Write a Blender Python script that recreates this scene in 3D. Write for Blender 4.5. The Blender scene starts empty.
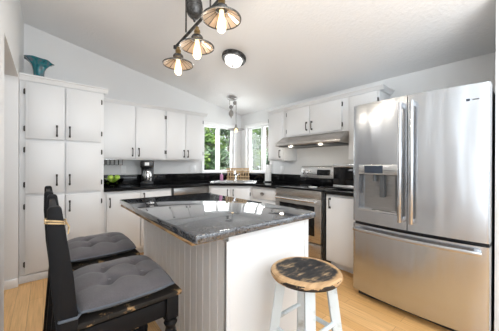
import bpy, bmesh, math, random
from mathutils import Vector, Matrix
random.seed(7)
C = bpy.context.scene.collection
PI = math.pi
# ------------------------------------------------------------------ camera
F, YAW, PITCH, ROLL = 241.87, 0.8719, -0.0017, 0.0037
CAM = Vector((-3.108, -3.975, 1.2027))
ax = Vector((math.cos(YAW)*math.cos(PITCH), math.sin(YAW)*math.cos(PITCH), math.sin(PITCH)))
rt0 = Vector((math.sin(YAW), -math.cos(YAW), 0)); up0 = rt0.cross(ax)
cr, sr = math.cos(ROLL), math.sin(ROLL)
rt = cr*rt0 + sr*up0; up = -sr*rt0 + cr*up0
cd = bpy.data.cameras.new('camera'); co = bpy.data.objects.new('camera', cd); C.objects.link(co)
cd.sensor_width = 36; cd.lens = F/499*36; cd.clip_start = 0.02
m = Matrix((rt, up, -ax)).transposed().to_4x4(); m.translation = CAM
co.matrix_world = m
bpy.context.scene.camera = co
# ------------------------------------------------------------------ light
sc = bpy.context.scene
sc.view_settings.view_transform = 'Standard'; sc.view_settings.look = 'None'
sc.view_settings.gamma = 1; sc.view_settings.use_curve_mapping = False
sc.view_settings.exposure = 0.58
w = bpy.data.worlds.new('world'); sc.world = w; w.use_nodes = True
bg = w.node_tree.nodes['Background']; bg.inputs[0].default_value = (.86, .93, 1, 1); bg.inputs[1].default_value = 1.05
def area(name, loc, target, sx, sy, power, col=(1, 1, 1)):
    l = bpy.data.lights.new(name, 'AREA'); l.shape = 'RECTANGLE'; l.size = sx; l.size_y = sy; l.energy = power; l.color = col
    o = bpy.data.objects.new(name, l); C.objects.link(o); o.location = loc
    o.rotation_euler = (Vector(target)-Vector(loc)).to_track_quat('-Z', 'Y').to_euler(); return o
sun = bpy.data.lights.new('sun', 'SUN'); sun.energy = 3.0; sun.angle = .02; sun.color = (1, .95, .86)
so = bpy.data.objects.new('sun', sun); C.objects.link(so); so.rotation_euler = Vector((.5, .62, -.85)).to_track_quat('-Z', 'Y').to_euler()
area('rear_fill', (-1.7, -6.95, 1.35), (-1.7, 0, 1.9), 2.6, 2.1, 6, (.89, .95, 1))  # unseen area lamp added behind the camera to brighten the room
area('side_daylight', (-.04, -5.4, 1.4), (-3, -4.6, 1.8), 1.9, 1.9, 11, (.86, .94, 1))
area('left_fill', (-3.30, -5.35, 1.5), (-1, -4.2, 1.55), 2.0, 1.9, 27, (.86, .94, 1))  # added fill lamp; no window known on this side
area('sink_window_daylight', (-.53, .16, 1.5), (-.9, -3, .9), .64, .8, 8, (.95, .985, 1))
area('corner_window_daylight', (.16, -.53, 1.5), (-3, -.9, .9), .64, .8, 11, (.95, .985, 1))
area('bounce_light', (-2.35, -5.75, 1.5), (-2.35, -5.3, 3), 1.8, 2.2, 80, (.86, .94, 1))  # unseen upward fill, added to stand in for a bounced flash
area('hall_fill', (-4.3, -1.1, 2.35), (-2.4, -2.4, .5), .6, .6, 8, (.95, .975, 1))  # added fill without a fixture, brightens the island's left side

# ------------------------------------------------------------------ materials
def mat(name, col=(.8, .8, .8), rough=.5, metal=0, coat=0, spec=.5, emit=None, es=0):
    mt = bpy.data.materials.new(name); mt.use_nodes = True
    b = mt.node_tree.nodes['Principled BSDF']
    b.inputs['Base Color'].default_value = (*col, 1); b.inputs['Roughness'].default_value = rough; b.inputs['Metallic'].default_value = metal
    b.inputs['Coat Weight'].default_value = coat; b.inputs['Specular IOR Level'].default_value = spec
    if emit: b.inputs['Emission Color'].default_value = (*emit, 1); b.inputs['Emission Strength'].default_value = es
    return mt
def nodes(mt): return mt.node_tree.nodes, mt.node_tree.links, mt.node_tree.nodes['Principled BSDF']
def coords(mt, scale=(1, 1, 1), rot=(0, 0, 0), kind='Object'):
    N, L, b = nodes(mt); tc = N.new('ShaderNodeTexCoord'); mp = N.new('ShaderNodeMapping')
    mp.inputs['Scale'].default_value = scale; mp.inputs['Rotation'].default_value = rot
    L.new(tc.outputs[kind], mp.inputs[0]); return mp.outputs[0]
def noise(mt, vec, scale, detail=3, rough=.5):
    N, L, b = nodes(mt); n = N.new('ShaderNodeTexNoise'); n.inputs['Scale'].default_value = scale; n.inputs['Detail'].default_value = detail; n.inputs['Roughness'].default_value = rough
    L.new(vec, n.inputs['Vector']); return n.outputs['Fac']
def ramp(mt, fac, stops, interp='LINEAR'):
    N, L, b = nodes(mt); r = N.new('ShaderNodeValToRGB'); r.color_ramp.interpolation = interp
    e = r.color_ramp.elements
    while len(e) < len(stops): e.new(.5)
    for i, (p, c) in enumerate(stops): e[i].position = p; e[i].color = (*c, 1)
    L.new(fac, r.inputs[0]); return r.outputs[0]
def bump(mt, h, strength=.2, dist=.01):
    N, L, b = nodes(mt); n = N.new('ShaderNodeBump'); n.inputs['Strength'].default_value = strength; n.inputs['Distance'].default_value = dist
    L.new(h, n.inputs['Height']); L.new(n.outputs[0], b.inputs['Normal'])
def tocol(mt, o, sock='Base Color'): N, L, b = nodes(mt); L.new(o, b.inputs[sock])
def mixc(mt, fac, a, bb, blend='MIX'):
    N, L, b = nodes(mt); n = N.new('ShaderNodeMix'); n.data_type = 'RGBA'; n.blend_type = blend
    for s, v in ((0, fac), (6, a), (7, bb)):
        if isinstance(v, (int, float)): n.inputs[s].default_value = v
        elif isinstance(v, tuple): n.inputs[s].default_value = (*v, 1)
        else: L.new(v, n.inputs[s])
    return n.outputs[2]
def math_(mt, op, a, b=None):
    N, L, _ = nodes(mt); n = N.new('ShaderNodeMath'); n.operation = op
    for i, v in enumerate((a, b)):
        if v is None: continue
        if isinstance(v, (int, float)): n.inputs[i].default_value = v
        else: L.new(v, n.inputs[i])
    return n.outputs[0]

M = {}
M['wall'] = mt = mat('wall_paint', (.74, .74, .74), .7); bump(mt, noise(mt, coords(mt), 60, 3), .08, .005)
M['ceil'] = mt = mat('ceiling_texture', (.84, .835, .835), .8); bump(mt, noise(mt, coords(mt), 38, 4, .6), .35, .012)
M['trim'] = mat('white_trim', (.85, .85, .85), .4)
M['cab'] = mt = mat('cabinet_paint', (.72, .723, .728), .38); bump(mt, noise(mt, coords(mt, (30, 30, 2)), 4, 2), .03, .003)
M['floor'] = mt = mat('bamboo_planks', (.6, .38, .18), .33)
N, L, b = nodes(mt); v = coords(mt, (1, 1, 1), (0, 0, PI/2)); br = N.new('ShaderNodeTexBrick')
br.offset = .37; br.inputs['Scale'].default_value = 1; br.inputs['Brick Width'].default_value = 1.1; br.inputs['Row Height'].default_value = .092
br.inputs['Mortar Size'].default_value = .0012; br.inputs['Color1'].default_value = (.66, .375, .145, 1); br.inputs['Color2'].default_value = (.75, .465, .205, 1); br.inputs['Mortar'].default_value = (.34, .19, .08, 1)
L.new(v, br.inputs['Vector'])
gr = ramp(mt, noise(mt, coords(mt, (60, 1.6, 1)), 2.0, 4, .6), [(.3, (.78, .74, .68)), (.65, (1.08, 1.06, 1.04))])
tocol(mt, mixc(mt, 1.0, br.outputs['Color'], gr, 'MULTIPLY')); bump(mt, br.outputs['Fac'], -.2, .002)
M['black_granite'] = mt = mat('black_granite', (.012, .012, .013), .06, spec=.16)
tocol(mt, ramp(mt, noise(mt, coords(mt), 160, 2), [(.5, (.005, .005, .0055)), (.75, (.03, .03, .033))]))
M['tile'] = mt = mat('black_granite_tile', (.012, .012, .013), .07, spec=.22)
N, L, b = nodes(mt); br = N.new('ShaderNodeTexBrick'); br.offset = 0; br.inputs['Scale'].default_value = 1; br.inputs['Brick Width'].default_value = .305; br.inputs['Row Height'].default_value = .305
br.inputs['Mortar Size'].default_value = .002; br.inputs['Color1'].default_value = br.inputs['Color2'].default_value = (.005, .005, .0055, 1); br.inputs['Mortar'].default_value = (.03, .03, .03, 1)
tc = N.new('ShaderNodeTexCoord'); sx = N.new('ShaderNodeSeparateXYZ'); cx = N.new('ShaderNodeCombineXYZ'); L.new(tc.outputs['Object'], sx.inputs[0])
L.new(math_(mt, 'ADD', sx.outputs[0], sx.outputs[1]), cx.inputs[0]); L.new(sx.outputs[2], cx.inputs[1]); L.new(cx.outputs[0], br.inputs['Vector']); tocol(mt, br.outputs['Color'])
M['island_granite'] = mt = mat('blue_grey_granite', (.1, .1, .11), .05, spec=.9, coat=.6)
v = coords(mt); N, L, b = nodes(mt); vo = N.new('ShaderNodeTexVoronoi'); vo.inputs['Scale'].default_value = 70; L.new(v, vo.inputs['Vector'])
a_ = ramp(mt, noise(mt, v, 120, 3, .7), [(.36, (.014, .015, .018)), (.5, (.050, .053, .060)), (.66, (.16, .165, .178))])
b_ = ramp(mt, noise(mt, v, 12, 3), [(.35, (.8, .82, .86)), (.7, (1.1, 1.1, 1.1))])
tocol(mt, mixc(mt, 1.0, a_, b_, 'MULTIPLY'))
M['ply'] = mt = mat('bare_wood_edge', (.5, .32, .16), .6)
tocol(mt, ramp(mt, noise(mt, coords(mt, (8, 8, 60)), 1.2, 4), [(.35, (.10, .06, .03)), (.5, (.42, .26, .12)), (.7, (.62, .42, .22))]))
def steel(name, col, rough, sc_=(2, 2, 160)):
    mt = mat(name, col, rough, 1)
    n = noise(mt, coords(mt, sc_), 3, 3); N, L, b = nodes(mt)
    tocol(mt, ramp(mt, n, [(.3, tuple(c*.86 for c in col)), (.7, tuple(min(1, c*1.08) for c in col))]))
    tocol(mt, ramp(mt, n, [(.3, (rough*.8,)*3), (.7, (rough*1.25,)*3)]), 'Roughness'); bump(mt, n, .03, .002)
    b.inputs['Anisotropic'].default_value = .5
    return mt
M['steel'] = steel('brushed_steel', (.60, .59, .58), .27)
M['steel_dark'] = steel('dark_brushed_steel', (.33, .32, .31), .33)
M['steel_warm'] = steel('brushed_steel_oven', (.47, .44, .41), .3)
M['steel_v'] = mt = mat('fridge_steel', (.5, .515, .54), .2, 1)
N, L, b = nodes(mt); b.inputs['Anisotropic'].default_value = .4
n_ = noise(mt, coords(mt, (170, 170, 2)), 3, 3)
tocol(mt, ramp(mt, n_, [(.3, (.49, .505, .53)), (.7, (.515, .53, .555))])); tocol(mt, ramp(mt, n_, [(.3, (.235,)*3), (.7, (.265,)*3)]), 'Roughness'); bump(mt, n_, .003, .001)
hb = noise(mt, coords(mt, (7, 7, .9)), 1.3, 1, .3)
bp = [n for n in N if n.type == 'BUMP'][0]; bp2 = N.new('ShaderNodeBump'); bp2.inputs['Strength'].default_value = .34; bp2.inputs['Distance'].default_value = .03
L.new(hb, bp2.inputs['Height']); L.new(bp2.outputs[0], bp.inputs['Normal'])
M['handle_steel'] = mat('satin_handle_steel', (.52, .53, .55), .26, 1)
M['chrome'] = mat('chrome', (.8, .8, .8), .12, 1)
M['bright_steel'] = mat('polished_steel', (.72, .72, .72), .2, 1)
M['dark_grey'] = mat('appliance_grey', (.07, .075, .08), .45)
M['black'] = mat('black_plastic', (.012, .012, .013), .35)
M['glass_black'] = mat('black_glass', (.006, .006, .007), .06, spec=.3)
M['display'] = mat('control_display', (.035, .045, .065), .25)
M['bronze'] = mat('dark_bronze', (.06, .055, .05), .4, .8)
M['iron'] = mt = mat('aged_iron', (.1, .1, .1), .42, .7)
tocol(mt, ramp(mt, noise(mt, coords(mt), 30, 3), [(.4, (.04, .039, .038)), (.7, (.14, .135, .13))]))
M['pewter'] = mat('brushed_pewter', (.30, .29, .28), .38, .85)
M['brass'] = mat('antique_brass', (.30, .21, .10), .38, .9)
M['mirror_shade'] = mat('antique_mirror_panel', (.50, .39, .30), .3, .75)
M['white_metal'] = mat('white_enamel', (.8, .8, .78), .35)
M['bulb'] = mat('lit_bulb_glass', (1, .9, .7), .3, emit=(1, .66, .29), es=1.5)
M['dome'] = mat('lit_dome_glass', (1, 1, 1), .3, emit=(1, .96, .9), es=1.6)
M['hood_lamp'] = mat('lit_hood_lamp', (1, 1, 1), .3, emit=(1, .93, .8), es=3)
M['white_plastic'] = mat('white_plastic', (.85, .85, .85), .35)
M['paper'] = mt = mat('paper_towel', (.88, .88, .87), .9); bump(mt, noise(mt, coords(mt), 90, 2), .2, .004)
M['pink'] = mat('pink_soap', (.62, .28, .48), .25)
M['bamboo'] = mt = mat('bamboo_slats', (.55, .38, .2), .55)
tocol(mt, ramp(mt, noise(mt, coords(mt), 22, 3), [(.35, (.40, .26, .13)), (.7, (.68, .50, .30))]))
M['apple'] = mt = mat('green_apple', (.36, .55, .05), .3)
tocol(mt, ramp(mt, noise(mt, coords(mt), 14, 2), [(.35, (.26, .46, .03)), (.7, (.52, .66, .12))]))
M['stem'] = mat('apple_stem', (.12, .07, .03), .7)
M['vase'] = mt = mat('teal_glass', (.01, .16, .20), .12, coat=.5)
tocol(mt, ramp(mt, noise(mt, coords(mt, (10, 10, 3)), 2.2, 4), [(.35, (.004, .045, .07)), (.5, (.008, .17, .20)), (.66, (.10, .12, .15)), (.78, (.02, .28, .30))]))
M['cushion'] = mt = mat('charcoal_cloth', (.075, .07, .075), .95)
N, L, b = nodes(mt); v = coords(mt); n1 = noise(mt, v, 320, 2); n2 = noise(mt, v, 7, 3)
tocol(mt, mixc(mt, .5, ramp(mt, n1, [(.35, (.07, .064, .069)), (.7, (.15, .135, .144))]), ramp(mt, n2, [(.35, (.08, .073, .078)), (.7, (.14, .13, .135))])))
b.inputs['Sheen Weight'].default_value = .15; bump(mt, n1, .3, .002)
M['piping'] = mat('blue_grey_piping', (.10, .115, .14), .9)
def worn(name, paint, bare, lo, hi, scale, rough=.55):
    mt = mat(name, paint, rough, spec=.14)
    f = noise(mt, coords(mt), scale, 5, .65)
    tocol(mt, ramp(mt, f, [(lo, paint), (hi, bare)])); bump(mt, f, .15, .004); return mt
M['chair'] = worn('worn_black_paint', (.008, .008, .009), (.44, .27, .13), .66, .70, 11)
M['chair_edge'] = worn('chipped_black_edge', (.02, .017, .015), (.40, .25, .12), .57, .64, 14)
M['twine'] = worn('tan_twine', (.50, .36, .20), (.25, .17, .09), .5, .6, 60, .9)
M['stool_leg'] = worn('worn_white_paint', (.62, .67, .69), (.36, .35, .32), .56, .72, 9)
SEAT_EDGE = .705
M['stool_seat'] = mt = mat('worn_wood_seat', (.5, .3, .15), .55, spec=.2)
N, L, b = nodes(mt); tc = N.new('ShaderNodeTexCoord'); sx = N.new('ShaderNodeSeparateXYZ'); L.new(tc.outputs['Object'], sx.inputs[0])
rr = math_(mt, 'SQRT', math_(mt, 'ADD', math_(mt, 'POWER', math_(mt, 'ABSOLUTE', sx.outputs[0]), 2), math_(mt, 'POWER', math_(mt, 'ABSOLUTE', sx.outputs[1]), 2)))
v = coords(mt, (9, 26, 9), (0, 0, .9)); nz = noise(mt, v, 1.0, 6, .7); nw = noise(mt, coords(mt), 9, 3)
wob = math_(mt, 'ADD', rr, math_(mt, 'MULTIPLY', math_(mt, 'SUBTRACT', nw, .5), .075))
wood = ramp(mt, noise(mt, coords(mt, (6, 50, 6), (0, 0, .9)), 1.5, 4), [(.3, (.36, .21, .10)), (.7, (.60, .40, .22))])
side = math_(mt, 'MULTIPLY', math_(mt, 'LESS_THAN', sx.outputs[2], SEAT_EDGE), math_(mt, 'GREATER_THAN', noise(mt, coords(mt, (12, 12, 40)), 1.4, 4), .47))
wood = mixc(mt, side, wood, (.03, .025, .022))
inner = ramp(mt, nz, [(.36, (.008, .008, .010)), (.52, (.03, .028, .028)), (.60, (.20, .14, .08)), (.70, (.50, .37, .23))])
tocol(mt, mixc(mt, ramp(mt, wob, [(.130, (0, 0, 0)), (.140, (1, 1, 1))]), inner, wood)); bump(mt, nz, .15, .004)
M['leaf'] = mt = mat('leaves', (.10, .22, .04), .5)
N, L, b = nodes(mt); oi = noise(mt, coords(mt), 3, 3); tocol(mt, ramp(mt, oi, [(.3, (.04, .10, .02)), (.5, (.12, .24, .05)), (.7, (.34, .46, .12))]))
b.inputs['Subsurface Weight'].default_value = 0
M['leaf2'] = mt = mat('grey_green_leaves', (.12, .2, .1), .5)
tocol(mt, ramp(mt, noise(mt, coords(mt), 3, 3), [(.3, (.05, .11, .06)), (.55, (.16, .26, .14)), (.75, (.40, .47, .28))]))
M['bark'] = mat('bark', (.13, .09, .06), .9)
M['grass'] = mt = mat('lawn', (.12, .2, .05), .9)
M['roof'] = mat('grey_shingles', (.32, .33, .35), .9)
M['siding'] = mat('house_siding', (.62, .60, .56), .8)
mt = bpy.data.materials.new('window_glass'); mt.use_nodes = True; N, L = mt.node_tree.nodes, mt.node_tree.links
N.clear(); o_ = N.new('ShaderNodeOutputMaterial'); mx = N.new('ShaderNodeMixShader'); t_ = N.new('ShaderNodeBsdfTransparent'); g_ = N.new('ShaderNodeBsdfGlossy'); fr = N.new('ShaderNodeFresnel')
g_.inputs['Roughness'].default_value = .02; fr.inputs[0].default_value = 1.2
L.new(fr.outputs[0], mx.inputs[0]); L.new(t_.outputs[0], mx.inputs[1]); L.new(g_.outputs[0], mx.inputs[2]); L.new(mx.outputs[0], o_.inputs[0]); M['glass'] = mt
mt = bpy.data.materials.new('clear_bowl_glass'); mt.use_nodes = True; N, L = mt.node_tree.nodes, mt.node_tree.links
N.clear(); o_ = N.new('ShaderNodeOutputMaterial'); mx = N.new('ShaderNodeMixShader'); t_ = N.new('ShaderNodeBsdfTransparent'); g_ = N.new('ShaderNodeBsdfGlossy'); fr = N.new('ShaderNodeFresnel')
t_.inputs[0].default_value = (.86, .9, .88, 1); g_.inputs['Roughness'].default_value = .05; fr.inputs[0].default_value = 1.5
L.new(fr.outputs[0], mx.inputs[0]); L.new(t_.outputs[0], mx.inputs[1]); L.new(g_.outputs[0], mx.inputs[2]); L.new(mx.outputs[0], o_.inputs[0]); M['bowl'] = mt

# ------------------------------------------------------------------ mesh helpers
class MB:
    def __init__(s): s.bm = bmesh.new()
    def _add(s, b2):
        me = bpy.data.meshes.new('t'); b2.to_mesh(me); b2.free(); s.bm.from_mesh(me); bpy.data.meshes.remove(me); return s
    def box(s, x0, x1, y0, y1, z0, z1, bev=0, seg=2, mtx=None):
        b2 = bmesh.new(); bmesh.ops.create_cube(b2, size=1)
        for v in b2.verts: v.co = Vector(((x0+x1)/2+v.co.x*(x1-x0), (y0+y1)/2+v.co.y*(y1-y0), (z0+z1)/2+v.co.z*(z1-z0)))
        if bev: bmesh.ops.bevel(b2, geom=b2.edges[:], offset=bev, segments=seg, profile=.5, affect='EDGES')
        if mtx: bmesh.ops.transform(b2, matrix=mtx, verts=b2.verts)
        return s._add(b2)
    def hexa(s, bot, top):           # eight corners: bottom ring, top ring
        b2 = bmesh.new(); B = [b2.verts.new(p) for p in bot]; T = [b2.verts.new(p) for p in top]; n = len(B)
        b2.faces.new(B[::-1]); b2.faces.new(T)
        for i in range(n): b2.faces.new((B[i], B[(i+1) % n], T[(i+1) % n], T[i]))
        bmesh.ops.recalc_face_normals(b2, faces=b2.faces); return s._add(b2)
    def prism(s, poly, a0, a1, axis='z', bev=0, mtx=None):  # poly in the other two axes
        f = {'z': lambda p, a: (p[0], p[1], a), 'x': lambda p, a: (a, p[0], p[1]), 'y': lambda p, a: (p[0], a, p[1])}[axis]
        b2 = bmesh.new(); B = [b2.verts.new(f(p, a0)) for p in poly]; T = [b2.verts.new(f(p, a1)) for p in poly]; n = len(B)
        b2.faces.new(B[::-1]); b2.faces.new(T)
        for i in range(n): b2.faces.new((B[i], B[(i+1) % n], T[(i+1) % n], T[i]))
        bmesh.ops.recalc_face_normals(b2, faces=b2.faces)
        if bev:
            es = [e for e in b2.edges if len(e.link_faces) == 2 and e.calc_face_angle(0) > .6]
            bmesh.ops.bevel(b2, geom=es, offset=bev, segments=2, profile=.5, affect='EDGES')
        if mtx: bmesh.ops.transform(b2, matrix=mtx, verts=b2.verts)
        return s._add(b2)
    def tube(s, pts, r, n=10, caps=True):
        pts = [Vector(p) for p in pts]; rs = r if isinstance(r, (list, tuple)) else [r]*len(pts)
        b2 = bmesh.new(); rings = []; ref = None
        for i, p in enumerate(pts):
            d = (pts[min(i+1, len(pts)-1)]-pts[max(i-1, 0)]).normalized()
            if ref is None: ref = Vector((0, 0, 1)) if abs(d.z) < .9 else Vector((1, 0, 0))
            u = d.cross(ref).normalized(); v = d.cross(u).normalized(); ref = u.cross(d).normalized() if False else ref
            rings.append([b2.verts.new(p+rs[i]*(math.cos(2*PI*k/n)*u+math.sin(2*PI*k/n)*v)) for k in range(n)])
        for A, B in zip(rings, rings[1:]):
            for k in range(n): b2.faces.new((A[k], A[(k+1) % n], B[(k+1) % n], B[k]))
        if caps: b2.faces.new(rings[0]); b2.faces.new(rings[-1][::-1])
        bmesh.ops.recalc_face_normals(b2, faces=b2.faces); return s._add(b2)
    def lathe(s, prof, n=24, loc=(0, 0, 0), mtx=None):   # (r, z)
        b2 = bmesh.new(); rings = []
        for r, z in prof:
            if r < 1e-5: rings.append([b2.verts.new((0, 0, z))])
            else: rings.append([b2.verts.new((r*math.cos(2*PI*k/n), r*math.sin(2*PI*k/n), z)) for k in range(n)])
        for A, B in zip(rings, rings[1:]):
            for k in range(n):
                q = [A[k % len(A)], A[(k+1) % len(A)], B[(k+1) % len(B)], B[k % len(B)]]
                q = list(dict.fromkeys(q))
                if len(q) > 2: b2.faces.new(q)
        bmesh.ops.recalc_face_normals(b2, faces=b2.faces)
        if mtx: bmesh.ops.transform(b2, matrix=mtx, verts=b2.verts)
        bmesh.ops.translate(b2, verts=b2.verts, vec=Vector(loc)); return s._add(b2)
    def grid(s, nx, ny, f, closed=False):
        b2 = bmesh.new(); V = [[b2.verts.new(f(i/nx, j/ny)) for j in range(ny+1)] for i in range(nx+1)]
        for i in range(nx):
            for j in range(ny): b2.faces.new((V[i][j], V[i+1][j], V[i+1][j+1], V[i][j+1]))
        return s._add(b2)
    def build(s, name, material, parent=None, smooth=True):
        me = bpy.data.meshes.new(name)
        if smooth:
            for f in s.bm.faces: f.smooth = True
            for e in s.bm.edges:
                if len(e.link_faces) == 2 and e.calc_face_angle(0) > .6: e.smooth = False
        s.bm.to_mesh(me); s.bm.free(); me.materials.append(material if not isinstance(material, str) else M[material])
        o = bpy.data.objects.new(name, me); C.objects.link(o)
        if parent: o.parent = parent
        return o
def tag(o, label, cat, group=None):
    o['label'] = label; o['category'] = cat
    if group: o['group'] = group
    return o
def thing(name, label, cat, loc=(0, 0, 0), rz=0, group=None):
    o = bpy.data.objects.new(name, None); C.objects.link(o); o.location = loc; o.rotation_euler = (0, 0, rz); o.empty_display_size = .05
    return tag(o, label, cat, group)
def struct(o): o['kind'] = 'structure'; return o
def dup(root, loc, rz, label, group=None):
    r = root.copy(); C.objects.link(r); r.location = loc; r.rotation_euler = (0, 0, rz); r['label'] = label
    if group: r['group'] = group
    for ch in list(root.children):
        c = ch.copy(); C.objects.link(c); c.parent = r
        for g in list(ch.children):
            d = g.copy(); C.objects.link(d); d.parent = c
    return r

# ------------------------------------------------------------------ room
XL, ZC, SL = -3.318, 2.234, .2006
def cz(x): return ZC - SL*x
YR = -7.0
struct(MB().box(XL-.0, 0, YR, 0, -.1, 0).build('floor', 'floor'))
struct(MB().hexa([(XL-.15, YR-.15, cz(XL-.15)), (.15, YR-.15, cz(.15)), (.15, .15, cz(.15)), (XL-.15, .15, cz(XL-.15))],
                 [(XL-.15, YR-.15, cz(XL-.15)+.15), (.15, YR-.15, cz(.15)+.15), (.15, .15, cz(.15)+.15), (XL-.15, .15, cz(XL-.15)+.15)]).build('ceiling', 'ceil'))
def wx(mb, x0, x1, y0, y1, z0, z1=None):     # wall piece whose top follows the sloping ceiling unless z1 is given
    t0, t1 = (cz(x0)+.005, cz(x1)+.005) if z1 is None else (z1, z1)
    return mb.hexa([(x0, y0, z0), (x1, y0, z0), (x1, y1, z0), (x0, y1, z0)], [(x0, y0, t0), (x1, y0, t1), (x1, y1, t1), (x0, y1, t0)])
WA = (-.875, -.18, 1.075, 1.955)    # opening in the back wall (x0, x1, z0, z1)
WB = (-.86, -.195, 1.075, 1.955)     # opening in the right wall (y0, y1, z0, z1)
b_ = MB(); wx(b_, XL, WA[0], 0, .14, 0); wx(b_, WA[1], .14, 0, .14, 0); wx(b_, WA[0], WA[1], 0, .14, 0, WA[2]); wx(b_, WA[0], WA[1], 0, .14, WA[3])
struct(b_.build('wall_back', 'wall', smooth=False))
b_ = MB(); wx(b_, 0, .14, WB[1], 0, 0); wx(b_, 0, .14, -4.45, WB[0], 0); wx(b_, 0, .14, WB[0], WB[1], 0, WB[2]); wx(b_, 0, .14, WB[0], WB[1], WB[3])
wx(b_, 0, .14, YR, -6.35, 0); wx(b_, 0, .14, -6.35, -4.45, 0, .45); wx(b_, 0, .14, -6.35, -4.45, 2.1)
struct(b_.build('wall_right', 'wall', smooth=False))
OY0, OY1, OZ = -1.74, -.70, 2.06     # cased opening in the left wall
b_ = MB(); wx(b_, XL-.13, XL, OY1, .14, 0); wx(b_, XL-.13, XL, -4.3, OY0, 0); wx(b_, XL-.13, XL, YR, -6.4, 0); wx(b_, XL-.13, XL, -6.4, -4.3, 0, .5); wx(b_, XL-.13, XL, -6.4, -4.3, 2.5); wx(b_, XL-.13, XL, OY0, OY1, OZ)  # rear gap added for the unseen left window
struct(b_.build('wall_left', 'wall', smooth=False))
b_ = MB(); wx(b_, -.76, 0, -3.93, -3.79, 0)
struct(b_.build('wall_alcove', 'wall', smooth=False))
b_ = MB(); wx(b_, XL, -3.05, YR-.14, YR, 0); wx(b_, -.35, .14, YR-.14, YR, 0); wx(b_, -3.05, -.35, YR-.14, YR, 2.45)
struct(b_.build('wall_rear', 'wall', smooth=False))
# hallway seen through the opening
struct(MB().box(XL-1.4, XL, -3.2, .14, -.1, -.001).build('floor_hall', 'floor'))
struct(MB().box(XL-1.5, XL-1.4, -3.2, .14, 0, 2.5).build('wall_hall', 'wall'))
struct(MB().box(XL-1.5, XL-.13, .04, .14, 0, 2.5).build('wall_hall_back', 'wall'))
struct(MB().box(XL-1.5, XL-.13, -3.3, -3.2, 0, 2.5).build('wall_hall_front', 'wall'))
struct(MB().box(XL-1.5, XL-.13, -3.3, .14, 2.5, 2.6).build('ceiling_hall', 'ceil'))
struct(MB().box(XL-.13, XL, OY1-.012, OY1-.0005, 0, .085, .003).build('baseboard_left', 'trim'))
struct(MB().box(XL, XL+.012, YR, OY0-.0, 0, .085, .003).build('baseboard_left_near', 'trim'))
def window(n, loc, rz, W, H, mull, frame=.035, casing=.055, rows=()):
    # local: x along the wall, front -y, origin at the lower left of the opening, wall runs y 0 .. .14
    e = bpy.data.objects.new('window_%d' % n, None); C.objects.link(e); e.location = loc; e.rotation_euler = (0, 0, rz); struct(e); e.empty_display_size = .05
    b = MB()
    b.box(0, frame, .03, .10, 0, H, .003).box(W-frame, W, .03, .10, 0, H, .003).box(frame, W-frame, .03, .10, 0, frame, .003).box(frame, W-frame, .03, .10, H-frame, H, .003)
    for q in mull: b.box(q-.03, q+.03, .03, .10, frame, H-frame, .003)
    struct(b.build('window_frame', 'trim', e))
    b = MB(); c = casing
    b.box(-c, 0, -.014, -.0005, -.02, H+c, .003).box(W, W+c, -.014, -.0005, -.02, H+c, .003).box(0, W, -.014, -.0005, H, H+c, .003)
    struct(b.build('window_casing', 'trim', e))
    struct(MB().box(-c, W+c, -.03, .03, -.024, -.0005, .004).build('window_sill', 'trim', e))
    ed = [frame]+[v for q in mull for v in (q-.03, q+.03)]+[W-frame]
    for i in range(0, len(ed), 2): struct(MB().box(ed[i], ed[i+1], .062, .066, frame, H-frame).build('window_pane', 'glass', e))
    return e
window(1, (WA[0], 0, WA[2]), 0, WA[1]-WA[0], WA[3]-WA[2], (.345,), .03)
window(2, (0, WB[1], WB[2]), -PI/2, WB[1]-WB[0], WB[3]-WB[2], (.415,), .03)
window(3, (0, -4.45, .45), -PI/2, 1.9, 1.65, (.95,), .04)
window(4, (XL, -6.4, .5), PI/2, 2.1, 2.0, (1.05,), .04)  # unseen window, added to go with the left fill lamp
e = bpy.data.objects.new('door_1', None); C.objects.link(e); e.location = (-.35, YR, 0); e.rotation_euler = (0, 0, PI); struct(e)  # unseen glazed door, added to let light in from the rear
b_ = MB().box(0, .06, .03, .10, 0, 2.45, .003).box(2.64, 2.70, .03, .10, 0, 2.45, .003).box(.06, 2.64, .03, .10, 2.38, 2.45, .003).box(.06, 2.64, .03, .10, 0, .06, .003).box(1.31, 1.39, .03, .10, .06, 2.38, .003)
struct(b_.build('door_frame', 'trim', e))
for x0, x1 in ((.06, 1.31), (1.39, 2.64)): struct(MB().box(x0, x1, .062, .066, .06, 2.38).build('door_pane', 'glass', e))

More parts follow.
